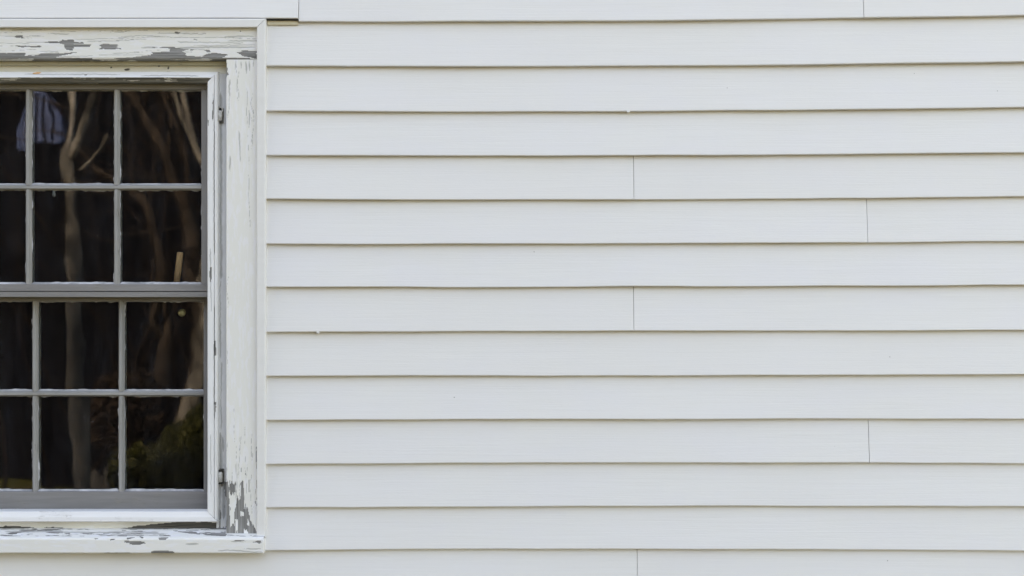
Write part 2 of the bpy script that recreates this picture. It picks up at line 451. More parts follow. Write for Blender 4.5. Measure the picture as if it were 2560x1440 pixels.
# trim channel round the window, mitred at the top corners
chw = 22 / S(CH_Y)
ch_top = Z(68, CH_Y); ch_bot = Z(1343, CH_Y)
ch_prof = [(0, 0.016), (0, CH_Y + 0.0012), (0.0012, CH_Y), (chw - 0.003, CH_Y + 0.0005), (chw - 0.0008, CH_Y + 0.0016), (chw, CH_Y + 0.0035), (chw, 0.016)]
half = ch_in - XC
def wob(amp, axis, sd):
    def f(x, y, z):
        a = x if axis == 'x' else z
        d = (fbm(a * 5, 0 * a + sd, sd, 2) - 0.5) * amp
        return (x, y + (fbm(a * 6, 0 * a + sd + 4, sd, 2) - 0.5) * amp, z + d) if axis == 'x' else (x + d, y + (fbm(a * 6, 0 * a + sd + 4, sd, 2) - 0.5) * amp, z)
    return f
for sgn in (1, -1):
    pr = [(XC + sgn * (half + u), y) for u, y in ch_prof]
    wpar(extrude('trim_channel', 'z', ch_bot, lambda x: ch_top + (abs(x - XC) - half) - 0.0011, 30, pr, M_CHAN, None, wob(0.0008, 'z', 3 + sgn)))
pr = [(ch_top + u, y) for u, y in ch_prof]
wpar(extrude('trim_channel', 'x', lambda z: XC - half - (z - ch_top), lambda z: XC + half + (z - ch_top), 24, pr, M_CHAN, None, wob(0.0012, 'x', 9)))

# ------------------------------------------------------------------ sash window
win = thing('sash_window', 'old six over six sash window with grey sashes and peeling white frame', 'window', (XC, 0.0, Z(1383, 0))); win['kind'] = 'thing'
bpy.context.view_layer.update()
def wp(o, par=None):
    p = par or win
    o.parent = p; o.matrix_parent_inverse = p.matrix_world.inverted(); return o

CAS_Y, BS_Y, FR_Y, US_Y, LS_Y = 0.006, 0.044, 0.022, 0.064, 0.107

def cracks(px, py, lst, wander=6, freq=0.02, axis='z'):
    out = np.zeros_like(px)
    for (c, a0, a1, w, sd) in lst:
        a, b = (py, px) if axis == 'z' else (px, py)
        cc = c + (vnoise(a * freq, 0 * a + sd, sd) - 0.5) * wander + (vnoise(a * 0.15, 0 * a + sd, sd + 1) - 0.5) * 1.6
        wd = w * np.clip(0.55 + 0.7 * vnoise(a * 0.03, 0 * a + sd * 2.2, sd + 2), 0, 1.4)
        e = np.clip(np.minimum(a - a0, a1 - a) / 12, 0, 1)
        out = np.maximum(out, np.clip(1.25 - np.abs(b - cc) / np.maximum(wd * e, 0.05) * 0.5, 0, 1) * (e > 0))
    return out
def polys(px, py, pl):
    ins = np.zeros_like(px)
    for p in pl:
        c = np.zeros(px.shape, bool); n = len(p)
        for i in range(n):
            (x1, y1), (x2, y2) = p[i], p[(i + 1) % n]
            if y1 == y2: continue
            c ^= ((y1 > py) != (y2 > py)) & (px < (x2 - x1) * (py - y1) / (y2 - y1) + x1)
        ins[c] = 1
    return ins
def rect(x0, y0, x1, y1): return [(x0, y0), (x1, y0 + (y1 - y0) * 0.15), (x1 - (x1 - x0) * 0.05, y1), (x0 + (x1 - x0) * 0.06, y1 - (y1 - y0) * 0.1)]

crn = random.Random(11)
# head casing ------------------------------------------------------
head_holes = [
    [(105, 104), (150, 105), (158, 99), (186, 100), (178, 104), (208, 105), (206, 109), (180, 110), (230, 112), (224, 117), (182, 118), (180, 126), (164, 124), (160, 113), (150, 109), (132, 108)],
    [(252, 113), (258, 110), (293, 111), (294, 118), (302, 123), (252, 123)],
    [(-10, 131), (60, 133), (62, 139), (90, 140), (80, 146), (-10, 150)],
    [(75, 142), (105, 135), (150, 134), (196, 131), (150, 140), (140, 146), (60, 147)],
    rect(40, 115, 102, 118.5),
    [(37, 92), (45, 88), (58, 89), (57, 96), (50, 94), (40, 95)],
    [(330, 143), (372, 138), (382, 131), (425, 129), (426, 121), (384, 120), (440, 117), (441, 121), (472, 123), (455, 128), (468, 140), (505, 142), (520, 135), (545, 132), (572, 137), (560, 143), (480, 148), (330, 150)],
    [(590, 131), (604, 128), (642, 127), (642, 147), (610, 141)],
    [(-318, 128), (-240, 132), (-200, 126), (-150, 135), (-60, 138), (-20, 147), (-318, 150)],
    rect(437, 79, 448, 84), rect(488, 98, 494, 101), rect(382, 116, 388, 120), rect(515, 125, 527, 131), rect(473, 123, 482, 127), rect(598, 77, 602, 80),
]
head_cr = [(74, -10, 15, 1.5, 1), (74, 25, 112, 1.2, 2), (83, 120, 180, 1.2, 3), (120, 350, 400, 2.0, 4), (119, 440, 640, 2.2, 5), (108, 440, 610, 1.2, 6), (104, 565, 642, 1.8, 7),
           (94, 560, 642, 1.3, 8), (97, 180, 340, .8, 9), (84, 390, 520, .7, 10), (105, 60, 140, .9, 12), (105, 210, 255, 1.0, 13), (128, 100, 150, .9, 14), (92, 300, 480, .7, 15), (112, 480, 642, .9, 16), (140, 60, 240, 1.0, 17), (100, -300, 0, 1, 18), (88, -200, -40, 1, 19)]
head_cr = [(c, a, b, w * 0.62, q) for c, a, b, w, q in head_cr]
head_cr += [(crn.uniform(74, 142), a, a + crn.uniform(30, 150), crn.uniform(.2, .5), 60 + i) for i, a in enumerate([crn.uniform(-60, 600) for _ in range(34)])]
head_cr = [(c, a, min(b, 660), w, q) for c, a, b, w, q in head_cr]
def peel_head(px, py):
    wx = px + (fbm(px * 0.03, py * 0.25, 2) - 0.5) * 16; wy = py + (fbm(px * 0.06, py * 0.4, 4) - 0.5) * 3.5
    r = polys(wx, wy, head_holes)
    low = np.clip((py - 143) / 4, 0, 1)
    r = np.maximum(r, low * (fbm(px * 0.02, py * 0.15, 9) > 0.40))
    return r, cracks(px, py, head_cr, 7, 0.012, 'x')
zt, zb = Z(62, CAS_Y), Z(148, CAS_Y)
ring = dens([(zt, 0.03), (zt, CAS_Y), (zb + 0.004, CAS_Y), (zb + 0.001, CAS_Y + 0.0015), (zb, CAS_Y + 0.006), (zb, BS_Y)], 0.0014)
ring = [p for i, p in enumerate(ring) if not (p[0] == zb and p[1] > CAS_Y + 0.02 and i % 8 and p is not ring[-1])]
ring += [(zb + 0.03, BS_Y)]
hx0, hx1 = XC - half - 0.001, XC + half + 0.0012
wp(extrude('head_casing', 'x', hx0, hx1, 620, ring, M_HEAD, None, wob(0.0008, 'x', 21), peel_head, 0.0006))

# side casings -----------------------------------------------------
side_holes = [
    [(574, 1204), (580, 1206), (589, 1208), (589, 1233), (578, 1234), (574, 1226)],
    [(563, 1212), (569, 1205), (573, 1216), (575, 1260), (574, 1290), (577, 1342), (563, 1344)],
    [(602, 1204), (608, 1198), (609, 1240), (611, 1268), (616, 1272), (622, 1284), (628, 1304), (634, 1312), (640, 1328), (644, 1345), (590, 1345), (578, 1345), (577, 1318), (581, 1305), (585, 1290), (591, 1262), (592, 1244), (600, 1246)],
    [(640, 1125), (645, 1125), (645, 1330), (642, 1330), (642, 1180)],
    [(640, 1113), (645, 1113), (645, 1121), (640, 1121)],
    [(562, 150), (565, 150), (568, 185), (572, 190), (567, 192), (562, 200)],
]
side_keep = [rect(573, 1234, 579, 1280), rect(581, 1232, 590, 1270), rect(579, 1262, 586, 1316), rect(588, 1296, 595, 1338), rect(601, 1278, 610, 1290), rect(617, 1298, 624, 1312), rect(610, 1324, 621, 1343)]
side_cr = [(crn.uniform(567, 640), a, a + crn.uniform(25, 130), crn.uniform(0.15, 0.4), i + 30) for i, a in enumerate([crn.uniform(150, 460) for _ in range(9)] + [crn.uniform(460, 1080) for _ in range(5)] + [crn.uniform(1080, 1220) for _ in range(16)])]
side_cr += [(590, 150, 176, 1.2, 80), (603, 150, 172, 1.2, 81), (617, 150, 185, 1.1, 82), (625, 150, 178, 1.1, 83), (634, 150, 168, 1.4, 84), (574, 195, 245, 1.3, 85), (599, 325, 410, 1.0, 86), (623, 275, 320, .8, 87), (573, 385, 430, 1.1, 88)]
def peel_side(px, py):
    wx = px + (fbm(px * 0.3, py * 0.05, 2) - 0.5) * 4; wy = py + (fbm(px * 0.35, py * 0.03, 4) - 0.5) * 22
    r = polys(wx, wy, side_holes)
    r = np.minimum(r, 1 - polys(wx, wy, side_keep))
    lp = np.where((py > 1170) & (fbm(px * 0.3, py * 0.018, 7) > 0.74 - (py - 1170) * 0.0004), 1.0, 0.0)
    r = np.maximum(r, lp * (px < 641))
    return r, cracks(px, py, side_cr, 7, 0.03, 'z')
cx0, cx1 = X(565, CAS_Y), X(643.5, CAS_Y)
cz1, cz0 = zb - 0.0006, Z(1343, CAS_Y)
for sgn in (1, -1):
    def sx(x): return x if sgn == 1 else 2 * XC - x
    ring = dens([(sx(cx0), CAS_Y + 0.004), (sx(cx0 + 0.0008), CAS_Y + 0.001), (sx(cx0 + 0.003), CAS_Y), (sx(cx1), CAS_Y)], 0.0014) + [(sx(cx1), 0.04), (sx(cx1), BS_Y), (sx(cx0), BS_Y)]
    pf = peel_side if sgn == 1 else (lambda px, py: peel_side(2 * PX(XC, CAS_Y) - px, py))
    wp(extrude('side_casing', 'z', cz0, cz1, 760 if sgn == 1 else 300, ring, M_SIDE, None, wob(0.0008, 'z', 25), pf, 0.0006))

# sill ---------------------------------------------------------------
SL_Y = -0.026
s_top, s_bot = Z(1344, SL_Y), Z(1384, SL_Y)
sill_holes = [
    [(310, 1352), (330, 1354), (352, 1354), (362, 1358), (350, 1362), (334, 1362), (318, 1358)],
    [(636, 1355), (640, 1352), (656, 1352), (655, 1356), (646, 1358)], [(380, 1378), (402, 1376), (440, 1379), (440, 1384), (380, 1384)],
    [(300, 1320), (360, 1316), (405, 1308), (470, 1303), (570, 1312), (570, 1323), (480, 1322), (400, 1322), (330, 1324)],
    [(510, 1337), (540, 1333), (568, 1330), (568, 1340), (520, 1339)], [(440, 1327), (490, 1330), (500, 1336), (470, 1335)],
    [(90, 1325), (125, 1322), (160, 1321), (140, 1326), (95, 1328)], [(15, 1334), (35, 1330), (75, 1329), (30, 1336)], [(160, 1333), (178, 1332), (172, 1336), (160, 1336)], [(205, 1333), (235, 1331), (220, 1336)],
    [(316, 1344), (335, 1342), (330, 1346), (316, 1350)], [(395, 1344), (420, 1344), (420, 1350), (400, 1350)], [(348, 1338), (360, 1343), (350, 1345)], [(272, 1347), (283, 1348), (280, 1351), (273, 1350)], [(238, 1345), (248, 1346), (240, 1348)],
    [(-300, 1330), (-200, 1325), (-60, 1335), (-250, 1340)], [(580, 1352), (612, 1350), (600, 1353)],
]
sill_cr = [(1322, -20, 70, 1.6, 3), (1327, 10, 160, 1.3, 4), (1330, 120, 400, 1.3, 5), (1336, 240, 420, 1.2, 6), (1361, 460, 500, 1.2, 9), (1378, 540, 655, 1.1, 11), (1383, 250, 330, 1.0, 13), (1352, 575, 615, 1.2, 14), (1372, 610, 655, .8, 15)]
def peel_sill(px, py):
    wx = px + (fbm(px * 0.04, py * 0.3, 2) - 0.5) * 20; wy = py + (fbm(px * 0.05, py * 0.4, 4) - 0.5) * 4
    r = polys(wx, wy, sill_holes)
    back = (py < 1341) & (fbm(px * 0.03, py * 0.4, 12) > 0.68)
    return np.maximum(r, back * 1.0), cracks(px, py, sill_cr, 5, 0.015, 'x')
zbk = s_top + 0.010
ring = dens([(s_bot + 0.001, SL_Y + 0.001), (s_bot + 0.003, SL_Y), (s_top - 0.005, SL_Y), (s_top - 0.0015, SL_Y + 0.0015), (s_top, SL_Y + 0.005), (zbk, BS_Y)], 0.0014) + [(zbk - 0.01, BS_Y + 0.04), (s_bot, BS_Y + 0.04), (s_bot, SL_Y + 0.004)]
sx1 = X(658, SL_Y)
wp(extrude('sill', 'x', 2 * XC - sx1, sx1, 640, ring, M_SILL, None, wob(0.0010, 'x', 31), peel_sill, 0.0006))

M_BOT = mat_peel('rotten_bottom_stop_paint', 'x', (0.74, 0.71, 0.62), (0.78, 0.76, 0.7), ((0.045, 0.04, 0.033), (0.15, 0.14, 0.12)))
# blind stop (recessed strip behind the casing) -----------------------
bs_x = X(541, BS_Y); bs_t = Z(184, BS_Y); bs_b = Z(1300, BS_Y)
wp(box('blind_stop', 2 * XC - cx0 - 0.03, cx0 + 0.03, BS_Y + 0.0005, BS_Y + 0.05, bs_t, zb + 0.02, M_BSX))
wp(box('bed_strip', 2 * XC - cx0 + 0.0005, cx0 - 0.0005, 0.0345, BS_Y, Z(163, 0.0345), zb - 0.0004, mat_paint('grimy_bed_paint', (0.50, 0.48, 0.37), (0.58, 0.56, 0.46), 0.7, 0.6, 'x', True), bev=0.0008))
bsc = [(552, 230, 700, 2.2, 2), (551, 700, 900, 1.0, 3), (553, 900, 1080, .7, 5), (551, 1080, 1180, 3.2, 6), (558, 1090, 1130, 2.5, 7), (549, 1200, 1300, 2.4, 8), (559, 1200, 1300, 2.6, 9), (553, 300, 420, 1.8, 10)]
def peel_bs(px, py): return ((py > 1205) & (fbm(px * .25, py * .04, 5) > 0.52)) * 0.9, cracks(px, py, bsc, 3, 0.03, 'z')
for sgn in (1, -1):
    def sx(x): return x if sgn == 1 else 2 * XC - x
    ring = dens([(sx(bs_x), BS_Y), (sx(cx0 + 0.004), BS_Y)], 0.0015) + [(sx(cx0 + 0.03), BS_Y + 0.0004), (sx(cx0 + 0.03), BS_Y + 0.05), (sx(bs_x), BS_Y + 0.05)]
    pf = peel_bs if sgn == 1 else None
    if pf is None: pf = lambda px, py: 0 * px
    wp(extrude('blind_stop', 'z', zbk + 0.0, bs_t - 0.0003, 420 if sgn == 1 else 40, ring, M_BSZ, None, None, pf, 0.0008))
bot_holes = [[(250, 1324), (330, 1318), (365, 1313), (405, 1308), (470, 1303), (560, 1308), (560, 1326), (250, 1326)], [(-40, 1318), (40, 1315), (90, 1320), (70, 1324), (-40, 1324)], [(90, 1322), (130, 1318), (165, 1319), (150, 1326), (90, 1326)], [(-300, 1316), (-120, 1314), (-90, 1326), (-300, 1326)]]
def peel_bot(px, py):
    wx = px + (fbm(px * 0.05, py * 0.3, 2) - 0.5) * 18; wy = py + (fbm(px * 0.06, py * 0.4, 4) - 0.5) * 5
    return polys(wx, wy, bot_holes), 0 * px
wp(extrude('blind_stop', 'x', 2 * XC - bs_x, bs_x - 0.0005, 560, dens([(zbk - 0.006, BS_Y + 0.0008), (bs_b, BS_Y + 0.0008)], 0.0016) + [(bs_b, BS_Y + 0.05), (zbk - 0.006, BS_Y + 0.05)], M_BOT, None, None, peel_bot, 0.0015))

# mitred stop moulding that frames the sashes -------------------------
fi_r = X(518, FR_Y) ; fi_t = Z(204, FR_Y); fi_b = Z(1279, FR_Y)
fw = 26 / S(FR_Y)
fprof = [(0, US_Y - 0.002), (0, FR_Y + 0.004), (0.0012, FR_Y + 0.0012), (0.003, FR_Y), (0.0150, FR_Y + 0.0004), (0.0162, FR_Y + 0.0045), (0.0176, FR_Y + 0.0008), (0.0215, FR_Y + 0.0016), (fw - 0.0008, FR_Y + 0.0045), (fw, FR_Y + 0.008), (fw, BS_Y + 0.01), (fw - 0.006, BS_Y + 0.012)]
tprof = [(0, US_Y - 0.002), (0, FR_Y + 0.014), (0.004, FR_Y + 0.009), (0.0088, FR_Y + 0.001), (0.0098, FR_Y), (fw, FR_Y + 0.012), (fw, BS_Y + 0.01), (fw - 0.006, BS_Y + 0.012)]
bprof = [(0, US_Y - 0.002), (0, FR_Y + 0.008), (0.0015, FR_Y + 0.004), (0.012, FR_Y + 0.0004), (0.0138, FR_Y), (fw - 0.002, FR_Y), (fw, FR_Y + 0.002), (fw, BS_Y + 0.01), (fw - 0.006, BS_Y + 0.012)]
fh = fi_r - XC
M_STOP = mat_peel('chipped_stop_paint', 'z', (0.82, 0.815, 0.81), (0.85, 0.85, 0.855))
stop_holes = [[(534, 852), (539, 852), (541, 888), (536, 890)], [(524, 668), (529, 668), (528, 708), (525, 704)], [(531, 250), (534, 250), (534, 300), (531, 296)], [(519, 300), (522, 300), (522, 320)], [(536, 1005), (540, 1005), (539, 1030)]]
stop_cr = [(536, 300, 640, .7, 3), (536, 760, 1050, .9, 4), (528, 700, 780, .6, 5), (526, 620, 705, .8, 6), (533, 235, 305, 1.0, 7), (527, 1080, 1240, .5, 8)]
def peel_stop(px, py):
    wx = px + (fbm(px * 0.3, py * 0.08, 2) - 0.5) * 3
    return polys(wx, py, stop_holes), cracks(px, py, stop_cr, 2, 0.02, 'z')
mg = 0.0017
for sgn in (1, -1):
    pr = [(XC + sgn * (fh + u), y) for u, y in fprof]
    pr = dens(pr, 0.0015)
    wp(extrude('stop_moulding', 'z', lambda x: fi_b - (abs(x - XC) - fh) + mg, lambda x: fi_t + (abs(x - XC) - fh) - mg, 600 if sgn == 1 else 60, pr, M_STOP, None, wob(0.0012, 'z', 41), peel_stop, 0.0005))
M_STOPX = mat_peel('top_stop_paint', 'x', (0.82, 0.815, 0.81), (0.85, 0.85, 0.855))
def top_band(px, py): return ((py > 194.5 + 3 * (fbm(px * .03, 0 * px, 6) - .5)) & (fbm(px * .02, py * .3, 8) > .26)) * 0.85, cracks(px, py, [(186, 60, 300, .6, 2), (190, 350, 500, .6, 3)], 3, .02, 'x')  # lower band mixed towards grey with a ragged edge, plus fine cracks
wp(extrude('stop_moulding', 'x', lambda z: XC - fh - (z - fi_t), lambda z: XC + fh + (z - fi_t), 520, dens([(fi_t + u, y) for u, y in tprof], 0.0016), M_STOPX, None, wob(0.0012, 'x', 43), top_band, 0.0004))
wp(extrude('stop_moulding', 'x', lambda z: XC - fh - (fi_b - z), lambda z: XC + fh + (fi_b - z), 40, [(fi_b - u, y) for u, y in bprof], M_FRX, None, wob(0.0012, 'x', 45)))
# jamb liner: closes the sides of the sash pocket
jx = fi_r + 0.032
for sgn in (1, -1):
    a, b = sorted((XC + sgn * jx, XC + sgn * (jx + 0.02)))
    wp(box('jamb', a, b, BS_Y + 0.0515, 0.30, fi_b - 0.04, fi_t + 0.04, M_SASHZ))
for z0, z1 in ((fi_t + 0.03, fi_t + 0.05), (fi_b - 0.045, fi_b - 0.03)):
    wp(box('jamb', XC - jx, XC + jx, BS_Y + 0.0515, 0.30, z0, z1, M_SASHX))

# sashes ----------------------------------------------------------------
def putty_ring(x0, x1, z0, z1, yf, yg, w, sd):
    """ragged bead of glazing putty round one pane: a sloped strip from the bar down to the glass"""
    V = []; F = []
    n = 0; P = []
    def side(a, b, inn, k):
        for i in range(k):
            t = i / k; P.append((a[0] + (b[0] - a[0]) * t, a[1] + (b[1] - a[1]) * t, inn))
    nx, nz = 110, 125
    side((x0, z0), (x1, z0), (0, 1), nx); side((x1, z0), (x1, z1), (-1, 0), nz); side((x1, z1), (x0, z1), (0, -1), nx); side((x0, z1), (x0, z0), (1, 0), nz)
    m = len(P); Q = np.arange(m)
    wd = w * (0.62 + 1.0 * np.clip(fbm(Q * 0.10, Q * 0 + sd, sd, 5) - 0.5, 0, 1) * 2.0 + 0.14 * (vnoise(Q * 0.8, Q * 0 + sd * 3.3, sd + 5) - 0.5))
    wd[:nx] = w * 1.15 + (wd[:nx] - w * 0.62) * 0.55
    for i, (x, z, inn) in enumerate(P):
        dl = wd[i]
        cx = min(max(x, x0 + dl), x1 - dl); cz = min(max(z, z0 + dl), z1 - dl)
        V.append((x, yf, z)); V.append((cx, yg - 0.0002, cz)); V.append((x, yg - 0.0002, z))
    for i in range(m):
        j = (i + 1) % m
        F += [(3 * i, 3 * j, 3 * j + 1, 3 * i + 1), (3 * i + 1, 3 * j + 1, 3 * j + 2, 3 * i + 2), (3 * i + 2, 3 * j + 2, 3 * j, 3 * i)]
    return V, F

def bar_prof(w, y):
    """flat nose with sloped shoulders"""
    h = w / 2
    return [(-h, y + 0.0125), (-h, y + 0.008), (-h * 0.52, y + 0.0012), (-h * 0.40, y), (h * 0.40, y), (h * 0.52, y + 0.0012), (h, y + 0.008), (h, y + 0.0125), (h * 0.7, y + 0.036), (-h * 0.7, y + 0.036)]

def make_sash(label, y, colx, rows, top_rail, bot_rail, stile, tilt, sd):
    """colx: 2 muntin centres; rows: (top of glass, mid bar, bottom of glass) heights"""
    s = bpy.data.objects.new('sash', None); s.empty_display_size = 0.1; s['label'] = label
    link(s); s.location = (XC, y, rows[2]); s.rotation_euler = (tilt, 0, 0)
    bpy.context.view_layer.update(); wp(s)
    bpy.context.view_layer.update()
    inv = s.matrix_world.copy(); inv.identity()
    def sp(o):
        o.parent = s
        o.location = Vector(o.location) - Vector((XC, y, rows[2])); return o
    zt, zm, zb_ = rows
    gl, gr = 2 * XC - stile[0], stile[0]
    ex = stile[1]
    yg = y + 0.0125
    # rails and stiles
    sp(extrude('rail', 'x', 2 * XC - ex, ex, 40, [(zt, y + 0.0015), (zt + 0.001, y), (top_rail, y), (top_rail, y + 0.038), (zt, y + 0.038)], M_SASHX, None, wob(0.0008, 'x', sd)))
    sp(extrude('rail', 'x', 2 * XC - ex, ex, 40, [(zb_, y + 0.0015), (zb_ - 0.001, y), (bot_rail, y), (bot_rail, y + 0.038), (zb_, y + 0.038)], M_SASHX, None, wob(0.0008, 'x', sd + 1)))
    for sg in (1, -1):
        sp(extrude('stile', 'z', zb_ + 0.0003, zt - 0.0003, 40, [(XC + sg * (gr - XC), y + 0.0016), (XC + sg * (gr - XC + 0.001), y + 0.0004), (XC + sg * (ex - XC), y + 0.0004), (XC + sg * (ex - XC), y + 0.038), (XC + sg * (gr - XC), y + 0.038)], M_SASHZ, None, wob(0.0008, 'z', sd + 2)))
    mw = 0.0138
    for c in colx:
        for (a, b) in ((zm + mw * 0.36, zt), (zb_, zm - mw * 0.36)):
            sp(extrude('muntin', 'z', a, b, 30, [(c + u, v + 0.0003) for u, v in bar_prof(mw, y + 0.001)], M_MUNZ, None, wob(0.0010, 'z', sd + 3 + int(abs(c) * 10))))
    sp(extrude('muntin', 'x', gl, gr, 60, [(zm + u, v) for u, v in bar_prof(mw, y + 0.001)], M_MUNX, None, wob(0.0010, 'x', sd + 7)))
    xs = [gl, *colx, gr]
    for i in range(3):
        for j, (z1, z0) in enumerate(((zt, zm), (zm, zb_))):
            x0 = xs[i] + (mw / 2 - 0.0015 if i > 0 else 0); x1 = xs[i + 1] - (mw / 2 - 0.0015 if i < 2 else 0)
            za = z0 + (mw / 2 - 0.0015 if j == 0 else 0); zc_ = z1 - (mw / 2 - 0.0015 if j == 1 else 0)
            r = random.Random(sd * 31 + i * 7 + j)
            p = box('pane', x0 - 0.002, x1 + 0.002, -0.0011, 0.0011, za - 0.002, zc_ + 0.002, M_GLASS)
            bpy.context.view_layer.update()
            # each old pane sits a touch out of true in its rebate
            cxp, czp = (x0 + x1) / 2, (za + zc_) / 2
            for v in p.data.vertices: v.co.x -= cxp; v.co.z -= czp
            p.rotation_euler = (r.uniform(-0.003, 0.003), 0, r.uniform(-0.003, 0.003))
            p.location = (cxp, yg + 0.0020, czp); sp(p)
            V, F = putty_ring(x0 - 0.0015, x1 + 0.0015, za - 0.0015, zc_ + 0.0015, y + 0.0075, yg, 0.0050, sd + i * 3 + j)
            sp(mesh_obj('putty', V, F, M_PUT))
    return s

uc = [X(68.5, US_Y), X(289.5, US_Y)]
up = make_sash('front upper sash, six panes over the meeting rail', US_Y, uc, (Z(224, US_Y), Z(468, US_Y), Z(710, US_Y)), Z(180, US_Y), Z(727.5, US_Y), (X(503, US_Y), X(532, US_Y)), 0.0, 1)
lc = [X(85, LS_Y), X(301.5, LS_Y)]
lo_ = make_sash('rear lower sash with deep grey bottom rail', LS_Y, lc, (Z(753, LS_Y), Z(984.5, LS_Y), Z(1229, LS_Y)), Z(716, LS_Y), Z(1292, LS_Y), (X(509, LS_Y), X(532, LS_Y)), 0.0, 14)
# weather strip under the meeting rail
wp(extrude('meeting_rail_strip', 'x', 2 * XC - X(532, US_Y), X(532, US_Y), 40, [(Z(729.5, US_Y), US_Y - 0.002), (Z(742, US_Y), US_Y - 0.002), (Z(743, US_Y), US_Y), (Z(743, US_Y), US_Y + 0.036), (Z(729.5, US_Y), US_Y + 0.036)], M_SASHX, None, wob(0.0008, 'x', 55)))

for px, py, rx, rz in ((318, 174, 6, 3), (398, 164, 3, 3), (421, 170, 2, 3.5), (278, 169, 2, 2), (92, 183, 9, 3)):
    yy = BS_Y - 0.001 if py < 180 else FR_Y + 0.008
    wp(blob('dirt_speck', (X(px, yy), yy, Z(py, yy)), (rx / S(0), 0.002, rz / S(0)), M_RUST if px != 92 else M_PLANK, None, 2, 0.5))
wp(blob('dirt_speck', (X(212, FR_Y + .006), FR_Y + .006, Z(189, FR_Y + .006)), (8 / S(0), 0.002, 2.4 / S(0)), M_RUST, None, 2, 0.5))

# iron pintles on the stop, where shutters once hung ---------------------
def pintle(px, py, loop):
    yb = BS_Y - 0.001
    x, z = X(px, yb), Z(py, yb)
    e = bpy.data.objects.new('pintle', None); e.empty_display_size = 0.02; link(e); e.location = (x, yb, z)
    bpy.context.view_layer.update(); wp(e); bpy.context.view_layer.update()
    def pp(o): o.parent = e; return o
    # barrel: rounded upright
    V, F = tube([(0, -0.010, -0.012), (0, -0.010, -0.011), (0, -0.010, 0.0), (0, -0.010, 0.010), (0, -0.010, 0.0115)], [0.0032, 0.0055, 0.0058, 0.0054, 0.003], 14, 2, 0.08)
    pp(mesh_obj('barrel', V, F, M_IRON, smooth=True))
    pp(box('plate', -0.0075, 0.0075, -0.003, 0.0005, -0.0175, 0.0185, M_RUST, bev=0.0012))
    if loop:
        ps = [(0.0055 * math.cos(a), -0.006, 0.014 + 0.0065 * math.sin(a)) for a in np.linspace(0, 2 * math.pi, 17)]
        V, F = tube(ps, [0.0019] * len(ps), 8, 4, 0.1)
        pp(mesh_obj('eye', V, F, M_IRON, smooth=True))
        pp(blob('eye_hole_shade', (0, -0.0035, 0.014), (0.003, 0.0015, 0.0035), M_DARK, None, 2, 0.0))  # solid dark blob, paints the shade inside the eye
    else:
        for zz in (-0.0155, 0.0145):
            pp(box('pin_end', -0.005, 0.005, -0.011, -0.002, zz - 0.0012, zz + 0.0012, M_DARK))
pintle(551.5, 290, True)
pintle(552.5, 1191, False)

# small brass knob on the inner face of the lower sash's stop, and a shade pull
o = blob('sash_knob', (X(455, 0.155), 0.155, Z(782, 0.155)), (0.0095, 0.008, 0.0095), M_BRASS, None, 3, 0.05); wp(o)
V, F = tube([(X(135, 0.16), 0.16, Z(470, 0.16)), (X(135, 0.16), 0.16, Z(482, 0.16)), (X(135, 0.16), 0.16, Z(488, 0.16)), (X(136, 0.16), 0.16, Z(492, 0.16))], [0.001, 0.0035, 0.0045, 0.002], 10, 1)
wp(mesh_obj('shade_pull', V, F, M_PUT, smooth=True))

sy = LS_Y + 0.018
st = Vector((X(441, sy), sy, Z(716, LS_Y) + 0.001))
V, F = tube([Vector((0, 0, 0)), (Vector((X(449, sy), sy - .011, Z(672, sy))) - st), (Vector((X(456, sy), sy - .022, Z(633, sy))) - st), (Vector((X(456.2, sy), sy - .022, Z(631, sy))) - st)], [0.0078, 0.0076, 0.0074, 0.006], 12, 3, 0.06)
o = mesh_obj('wooden_stick', V, F, M_PLANK, None, True); o.location = st
o['label'] = 'short tan wooden stick standing on the lower sash behind the upper right glass'; o['category'] = 'stick'

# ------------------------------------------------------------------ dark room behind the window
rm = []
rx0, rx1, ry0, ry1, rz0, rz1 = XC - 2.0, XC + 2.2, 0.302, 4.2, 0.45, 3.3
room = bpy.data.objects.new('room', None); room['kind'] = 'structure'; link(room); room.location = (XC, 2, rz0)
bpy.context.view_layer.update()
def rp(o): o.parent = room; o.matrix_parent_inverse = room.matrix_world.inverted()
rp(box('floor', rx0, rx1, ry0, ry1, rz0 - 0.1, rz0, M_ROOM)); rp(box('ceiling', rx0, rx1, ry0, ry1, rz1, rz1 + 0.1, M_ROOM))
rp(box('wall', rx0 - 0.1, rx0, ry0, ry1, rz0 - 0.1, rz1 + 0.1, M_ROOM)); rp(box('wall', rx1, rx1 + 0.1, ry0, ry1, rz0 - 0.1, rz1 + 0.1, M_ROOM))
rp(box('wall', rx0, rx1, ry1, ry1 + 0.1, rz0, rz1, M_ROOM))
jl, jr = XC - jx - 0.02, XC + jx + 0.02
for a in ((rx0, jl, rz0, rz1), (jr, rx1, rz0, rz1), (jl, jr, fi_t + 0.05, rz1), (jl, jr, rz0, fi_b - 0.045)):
    rp(box('wall', a[0], a[1], 0.162, ry0 - 0.001, a[2], a[3], M_ROOM))

